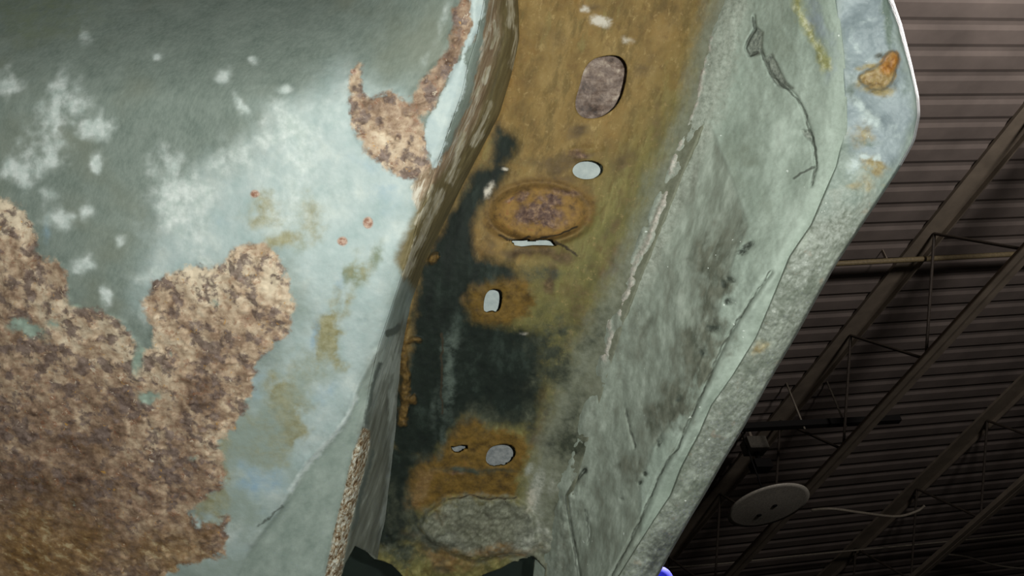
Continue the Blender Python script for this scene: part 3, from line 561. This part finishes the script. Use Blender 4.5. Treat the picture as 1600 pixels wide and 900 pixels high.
bmp += -.0034 * np.exp(-(((gx - 1345) / 30) ** 2 + ((gy - 60) / 40) ** 2)) + .0016 * np.exp(-(((gx - 1360) / 36) ** 2 + ((gy - 190) / 14) ** 2)) - .002 * np.exp(-(((gx - 1362) / 26) ** 2 + ((gy - 150) / 18) ** 2))
bmp += (fbm(gx, gy, 14, 4, 53, .6) - .5) * .0016 * sstep(250, 340, gy) + (fbm(gx, gy, 5, 2, 54) - .5) * .0004
bmp *= sstep(0, 12, x_o(gy) - gx) * .9 + .1
t = NT('weathered_rim_metal', .5, .5)
c = t.ramp(t.noise(30, 6, .62), [(.3, (126, 138, 128)), (.52, (148, 160, 150)), (.72, (170, 178, 166))])
g = t.ramp(t.noise(8, 6, .7), [(.3, (104, 110, 98)), (.47, (132, 138, 126)), (.6, (150, 156, 146)), (.74, (196, 200, 190))])
g = t.mix(t.mr(t.noise(26, 4, .6), .6, .72, 0, .5), g, (150, 134, 116))
g = t.mix(t.mr(t.noise(60, 4, .6, (1, .5, 1), 30), .5, .66, 0, .6), g, (104, 112, 98))
g = t.mix(t.mr(t.noise(40, 4, .6, (1, .5, 1), 30), .56, .7, 0, .6), g, (176, 184, 170))
c = t.mix(t.mr(t.mth('MULTIPLY_ADD', t.noise(30, 4), 120.0, t.mth('ADD', t.attr('galv'), -60.0)), -20, 60), c, g)
c = t.mix(t.edge('bluecoat', 14, 16, 40), c, t.ramp(t.noise(46, 5, .58), [(.3, (126, 138, 142)), (.5, (146, 158, 162)), (.7, (166, 178, 180))]))
c = t.mix(t.soft('tan', 16, .25, .7), c, t.ramp(t.noise(12, 5, .6), [(.35, (128, 112, 76)), (.7, (178, 164, 122))]))
c = t.mix(t.soft('chalk', 12, .3, .8), c, (196, 208, 206))
c = t.mix(t.soft('rim_dark', 14, .3, .8), c, (84, 88, 80))
c = t.mix(t.edge('orange', 4, 9, 12), c, t.ramp(t.noise(10, 5, .62), [(.32, (112, 90, 58)), (.5, (158, 132, 86)), (.7, (182, 164, 122))]))
c = t.mix(t.edge('nub', 5, 6, 10), c, t.ramp(t.noise(9, 5, .62), [(.32, (132, 82, 34)), (.5, (168, 114, 50)), (.7, (190, 140, 70))]))
c = t.mix(t.soft('green', 14, .2, .8), c, (112, 126, 116))
c = t.mix(t.mr(t.noise(7, 2, .5), .74, .78, 0, .9), c, (226, 230, 222))
c = t.mix(t.edge('bare', 1.5, 0), c, (214, 218, 216))
RIM = t.done(c, t.noise(5, 5, .7), .35, .0006)
DRIP = smooth_poly([(1383, 86), (1392, 77), (1403, 80), (1407, 92), (1402, 107), (1398, 126), (1389, 138), (1374, 144), (1355, 140), (1338, 125), (1344, 113), (1365, 104), (1377, 97)], 2)
rim = sheet('folded_rim', gx[:, :64], gy[:, :64], (gd - bmp)[:, :64], RIM, {k: v[:, :64] for k, v in A.items()}, [DRIP], .0010, 'folded outer rim of mottled bare metal')
sheet('hem', gx[:, 63:], gy[:, 63:], (gd - bmp)[:, 63:], RIM, {k: v[:, 63:] for k, v in A.items()}, [], 0, 'bright rolled edge of the rim', rim)
sheet('rust_lump', gx[:, :64], gy[:, :64], (gd - bmp - .00015)[:, :64], RIM, {k: v[:, :64] for k, v in A.items()}, [DRIP], 0, 'orange and tan rust lump', rim, True)

# ---- outer skin behind the rim, backing panel, cavity -----------------
skin_m = plain('dull_green_skin', (92, 102, 94), .7)
gx, gy, gd = loft([(shf(x_o, -20), .4255), (shf(x_o, -45), .450), (shf(x_o, -75), .475), (shf(x_o, -95), .49)], [3, 3, 3])
gx = gx[::4]; gy = gy[::4]; gd = gd[::4] + sag(gx, gy)
sheet('outer_skin', gx, gy, gd, skin_m, {}, [], .0012)
t = NT('grey_backing_paint', .6, .4)
A = {}
gx, gy, gd = loft([(mixc(x_w, x_b, -.02), .478), (mixc(x_w, x_b, .5), .474), (mixc(x_w, x_b, .98), .468)], [40, 40])
k = gy[:, 0] < 856
gx = gx[k]; gy = gy[k]; gd = gd[k] + sag(gx, gy)
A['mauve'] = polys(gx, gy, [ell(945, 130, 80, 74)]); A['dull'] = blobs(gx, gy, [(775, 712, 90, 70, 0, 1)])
c = t.ramp(t.noise(16, 5), [(.3, (158, 168, 168)), (.7, (182, 190, 187))])
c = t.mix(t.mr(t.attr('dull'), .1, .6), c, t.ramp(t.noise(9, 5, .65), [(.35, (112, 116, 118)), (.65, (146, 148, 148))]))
mv = t.grey_rust([(.36, (62, 50, 44)), (.46, (104, 86, 76)), (.54, (136, 118, 106)), (.62, (178, 162, 146))], 40, 12)
c = t.mix(t.edge('mauve', 4, 6, 14), c, mv)
bmp = f(A['mauve'], 6) * (fbm(gx, gy, 22, 4, 61, .6) - .5) * .003
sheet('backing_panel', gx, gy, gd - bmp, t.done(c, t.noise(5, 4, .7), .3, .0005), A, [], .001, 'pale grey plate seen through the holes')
cav_m = plain('cavity_darkness', (22, 30, 26), .8, .2)  # near-black colour stands in for the unlit interior behind the gaps
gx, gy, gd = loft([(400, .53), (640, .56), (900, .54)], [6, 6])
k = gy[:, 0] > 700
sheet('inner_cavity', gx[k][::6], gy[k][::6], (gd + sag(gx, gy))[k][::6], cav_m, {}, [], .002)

# rusty drip, a lump hanging on the rim's corner is modelled in the rim; the folded lip under the left wall:
# ------------------------------------------------------------------ blue tip behind the rim
blue_m = plain('blue_plastic', (34, 38, 190), .75, .2, 0, .05)
ws = lambda p: CAMPOS + R @ p
tip = ws(np.array([(1028 - 800) / F * .54, -(887 - 450) / F * .54, -.54]))
stand = empty('support_stand', loc=(tip[0], tip[1], 0)); tag(stand, 'bright blue rounded stand tip peeking out behind the bottom end of the metal rim', 'stand')
tz = tip[2]
mb = MB(); mb.lathe((0, 0, 0), [(.0050, tz - .12)] + [(.0050, tz - .006)] + [(.0050 * math.cos(math.radians(a)), tz - .006 + .006 * math.sin(math.radians(a))) for a in range(15, 90, 12)], 24); mb.build('tip', blue_m, stand, True)
mb = MB(); mb.lathe((0, 0, 0), [(.016, .30), (.016, tz - .13), (.012, tz - .115)], 20); mb.build('post', blue_m, stand, False)
for a in (90, 210, 330):
    mb = MB(); ca, sa = math.cos(math.radians(a)), math.sin(math.radians(a)); mb.bar((0, 0, .36), (.22 * ca, .22 * sa, .012), .03, .02); mb.build('leg', blue_m, stand, False)

# ------------------------------------------------------------------ THE BUILDING
deck_m = plain('ceiling_deck_paint', (122, 111, 103), .75, .25, 0, .10, 1, .3)
steel_m = plain('joist_steel', (132, 120, 104), .6, .3, 0, .10, 1, .15)
web_m = plain('web_rod_steel', (62, 54, 46), .6, .3)
PITCH = .175
RN = np.array([-RIB[1], RIB[0], 0.0])           # across the ribs
c0 = at_drop(1400, 440)
# trapezoid deck: flat, slope, crown, slope
prof = []
for k in range(-70, 120):
    b = k * PITCH
    prof += [(b, 0), (b + PITCH * .52, 0), (b + PITCH * .68, .009), (b + PITCH * .84, .009)]
V = []; Fs = []
for (s, z) in prof:
    for tt in (-16.0, 16.0): V.append(c0 + RN * s + RIB * tt + np.array([0, 0, z]))
for i in range(len(prof) - 1): Fs.append((2 * i, 2 * i + 2, 2 * i + 3, 2 * i + 1))
for i in range(len(V)): pass
o = mesh('ceiling', np.array(V) - c0, Fs, deck_m, None, False); o.location = c0
m = o.modifiers.new('sheet', 'SOLIDIFY'); m.thickness = .003; m.offset = 1
tag(o, kind='structure')
floor_m = plain('concrete', (66, 64, 60), .85, .2, 0, .1, 1, .4)
def slab(name, a, b, mat):
    mb = MB(); a = np.array(a, float); b = np.array(b, float)
    mb.add([(x, y, z) for z in (a[2], b[2]) for x, y in ((a[0], a[1]), (b[0], a[1]), (b[0], b[1]), (a[0], b[1]))],
           [(3, 2, 1, 0), (4, 5, 6, 7), (0, 1, 5, 4), (1, 2, 6, 5), (2, 3, 7, 6), (3, 0, 4, 7)])
    return tag(mb.build(name, mat, None, False, (a + b) / 2), kind='structure')
slab('floor', (-10, -5, -.1), (17, 20, 0), floor_m)
wall_m = plain('dark_block_wall', (52, 50, 46), .85, .2, 0, .1, 1, .4)
slab('wall_back', (-10, 20, 0), (17, 20.2, 5.98), wall_m); slab('wall_right', (17, -5, 0), (17.2, 20, 5.98), wall_m)
slab('wall_left', (-10.2, -5, 0), (-10, 20, 5.98), wall_m); slab('wall_front', (-10, -5.2, 0), (17, -5, 5.98), wall_m)

def on_line(a_px, b_px, drop):
    return at_drop(*a_px, drop), at_drop(*b_px, drop)
JD = np.array([0, 1.0, 0])                      # joists run along world Y
def bar_joist(label, px, depth, y0, y1, pan, webs, shift=0):
    p = at_drop(*px, .02); x = p[0]
    root = empty('bar_joist', loc=(x, p[1], p[2])); tag(root, label, 'ceiling joist', 'steel joists under the ceiling')
    def part(mb, name): 
        oo = mesh(name, np.array(mb.V) - np.array([x, p[1], p[2]]), mb.F, web_m if name == 'web_rod' else steel_m, root, False); return oo
    zt = 6.0 - .003
    mb = MB(); 
    mb.bar((x, y0, zt - .011), (x, y1, zt - .011), .17, .020)
    mb.bar((x + .066, y0, zt - .036), (x + .066, y1, zt - .036), .010, .032)
    part(mb, 'top_chord')
    zb = zt - depth; mb = MB()
    for s in (-1, 1):
        mb.bar((x + s * .032, y0, zb), (x + s * .032, y1, zb), .046, .008); mb.bar((x + s * .011, y0, zb + .026), (x + s * .011, y1, zb + .026), .008, .052)
    part(mb, 'bottom_chord')
    k = 0; y = y0
    while y < y1 - pan:
        mb = MB(); mb.tube([(x, y, zb + .02), (x, y + pan / 2, zt - .03)], .010, 8); part(mb, 'web_rod')
        mb = MB(); mb.tube([(x, y + pan / 2, zt - .03), (x, y + pan, zb + .02)], .010, 8); part(mb, 'web_rod')
        y += pan
    return root
j1 = bar_joist('long steel joist nearest the metal rim, running behind the round lamp', (1395, 440), .63, 1.0, 16, 1.05, 0)
j2 = bar_joist('dim steel joist crossing the bottom right corner beyond the other', (1480, 715), .63, 1.0, 18, 1.05, 0)

dim_m = plain('black_duct', (20, 18, 16), .7, .2)
pale_m = plain('pale_wire', (120, 112, 98), .6, .3)
conduit_m = plain('conduit_grey', (112, 99, 72), .5, .3)
# conduit along the ribs
mb = MB(); a, b = on_line((1250, 415), (1700, 391), .09); ab = (b - a) / np.linalg.norm(b - a)
mb.tube([a - ab * 2, a, b, b + ab * 4], .017, 10); root = empty('conduit', loc=a)
mesh('pipe', np.array(mb.V) - a, mb.F, conduit_m, root, True)
for s in (.6, 2.0, 3.4):
    q = a + ab * s; mb = MB(); mb.bar(q + [0, 0, .014], q + [0, 0, .088], .02, .006, (1, 0, 0)); mesh('clamp', np.array(mb.V) - a, mb.F, steel_m, root, False)
tag(root, 'thin brownish conduit crossing under the joist halfway up the ceiling', 'conduit')
# black tube light housing on hangers
a, b = on_line((1120, 670), (1405, 655), .35); ab = (b - a) / np.linalg.norm(b - a)
root = empty('strip_light', loc=a)
mb = MB(); mb.bar(a, b, .05, .045); mesh('housing', np.array(mb.V) - a, mb.F, dim_m, root, False)
for px in (1251, 1316):
    q = a + (b - a) * ((px - 1120) / 285); mb = MB(); mb.tube([q - [0, 0, .04], q + [0, 0, .35]], .007, 8); mesh('hanger', np.array(mb.V) - a, mb.F, pale_m, root, True)
tag(root, 'long black strip fixture hanging under the ceiling above the round lamp', 'strip light')
# box pair on the joist
p = at_drop(1179, 697, .16)
root = empty('junction_box', loc=p); mb = MB(); mb.bar(p + [-.08, 0, 0], p + [.08, 0, 0], .12, .10); mesh('box', np.array(mb.V) - p, mb.F, plain('box_grey', (84, 80, 70), .6), root, False)
q = p - [.01, 0, .17]; mb = MB(); mb.bar(q + [-.07, 0, 0], q + [.07, 0, 0], .10, .07); mb.tube([q + [0, 0, .03], p - [0, 0, .05]], .02, 10); mesh('socket', np.array(mb.V) - p, mb.F, dim_m, root, False)
mb = MB(); mb.tube([p + [0, 0, .04], p + [0, 0, .30]], .012, 8); mesh('stem', np.array(mb.V) - p, mb.F, steel_m, root, True)
tag(root, 'small grey box with black socket beneath, close to the rim above the round lamp', 'electrical box')
# round lamp: shallow dish
p = at_drop(1201, 791, .74)
root = empty('dish_lamp', loc=p)
lamp_root = root
RL = .295
sh_m = plain('lamp_enamel', (170, 164, 150), .5, .4)
mb = MB(); mb.lathe((0, 0, 0), [(.02, -.012), (.16, -.010), (RL - .03, 0), (RL, 0), (RL, .010), (RL - .02, .016), (.16, .025), (.06, .04), (.04, .07)], 56); mb.build('shade', sh_m, root, True)
mb = MB(); mb.tube([(0, 0, .06), (0, 0, .14)], .035, 16); mb.build('socket', dim_m, root, True)
mb = MB(); mb.tube([(0, 0, .13), (0, 0, .737)], .006, 8); mb.build('stem', dim_m, root, True)
for dx, dy in ((-.03, .10), (.03, -.03)):
    mb = MB(); mb.lathe((dx, dy, -.017), [(.004, 0), (.018, .0), (.018, .008), (.004, .008)], 14); mb.build('screw', dim_m, root, True)
tag(root, 'unlit round dish lamp with a pale face hanging from the dark ceiling', 'lamp')
# cables
def cable(name, label, pts, r, mat, parent=None):
    P = [at_drop(x, y, d) for x, y, d in pts]; Q = []
    for i in range(len(P) - 1):
        a = P[max(i - 1, 0)]; b = P[i]; c_ = P[i + 1]; d = P[min(i + 2, len(P) - 1)]
        for tt in np.linspace(0, 1, 8, endpoint=False):
            Q.append(.5 * (2 * b + (c_ - a) * tt + (2 * a - 5 * b + 4 * c_ - d) * tt**2 + (3 * b - a - 3 * c_ + d) * tt**3))
    Q.append(P[-1]); mb = MB(); mb.tube(Q, r, 8)
    if parent: return mesh(name, np.array(mb.V) - np.array(parent.location), mb.F, mat, parent, True)
    return tag(mb.build(name, mat, None, True, P[0]), label, 'cable')
cable('power_cable', 'slack cable drooping to the right of the round lamp', [(1268, 797, .66), (1300, 795, .70), (1345, 801, .72), (1400, 807, .70), (1432, 799, .68), (1445, 790, .66)], .010, pale_m, lamp_root)
cable('wire', 'thin straight wire crossing the dark ceiling below the round lamp', [(900, 895, .0715), (1100, 883, .0715), (1250, 868, .0715), (1420, 852, .0715), (1750, 820, .0715)], .008, pale_m)
cable('wire', 'wavy dark wire in the bottom right corner of the ceiling', [(1475, 866, .0715), (1510, 870, .0715), (1560, 884, .0715), (1620, 890, .0715)], .009, pale_m)

# ------------------------------------------------------------------ LIGHT
w = bpy.data.worlds.new('room_air'); SC.world = w; w.use_nodes = True
w.node_tree.nodes['Background'].inputs[0].default_value = (1, .85, .5, 1); w.node_tree.nodes['Background'].inputs[1].default_value = .002
def light(name, typ, loc, energy, color=(1, 1, 1), aim=None, **k):
    L = bpy.data.lights.new(name, typ); L.energy = energy; L.color = color
    for a, v in k.items(): setattr(L, a, v)
    o = bpy.data.objects.new(name, L); COL.objects.link(o); o.location = loc
    if aim is not None:
        o.rotation_euler = (Vector(aim) - Vector(loc)).to_track_quat('-Z', 'Y').to_euler()
    return o
fl = ws(np.array([.035, .012, .0]))
light('phone_flash', 'SPOT', fl, 8.2, (.965, 1, .945), ws(np.array([(640 - 800) / F * .42, -(350 - 450) / F * .42, -.42])), spot_size=math.radians(104), spot_blend=1.0, shadow_soft_size=.004)
# a hall lamp beyond the right edge of the frame, and a spotlight high up beyond its upper corner
light('hall_lamp', 'POINT', (4.9, 1.0, 4.5), 310, (1, .95, .94), shadow_soft_size=.25)
sp = at_drop(1500, -1000, .6)
light('hall_spotlight', 'SPOT', sp, 16000, (1, .96, .95), ws(np.array([(1400 - 800) / F * .42, -(60 - 450) / F * .42, -.42])), spot_size=math.radians(7), spot_blend=.6, shadow_soft_size=.12)

vs = SC.view_settings; vs.view_transform = 'Standard'; vs.look = 'None'; vs.gamma = 1; vs.use_curve_mapping = False; vs.exposure = 0
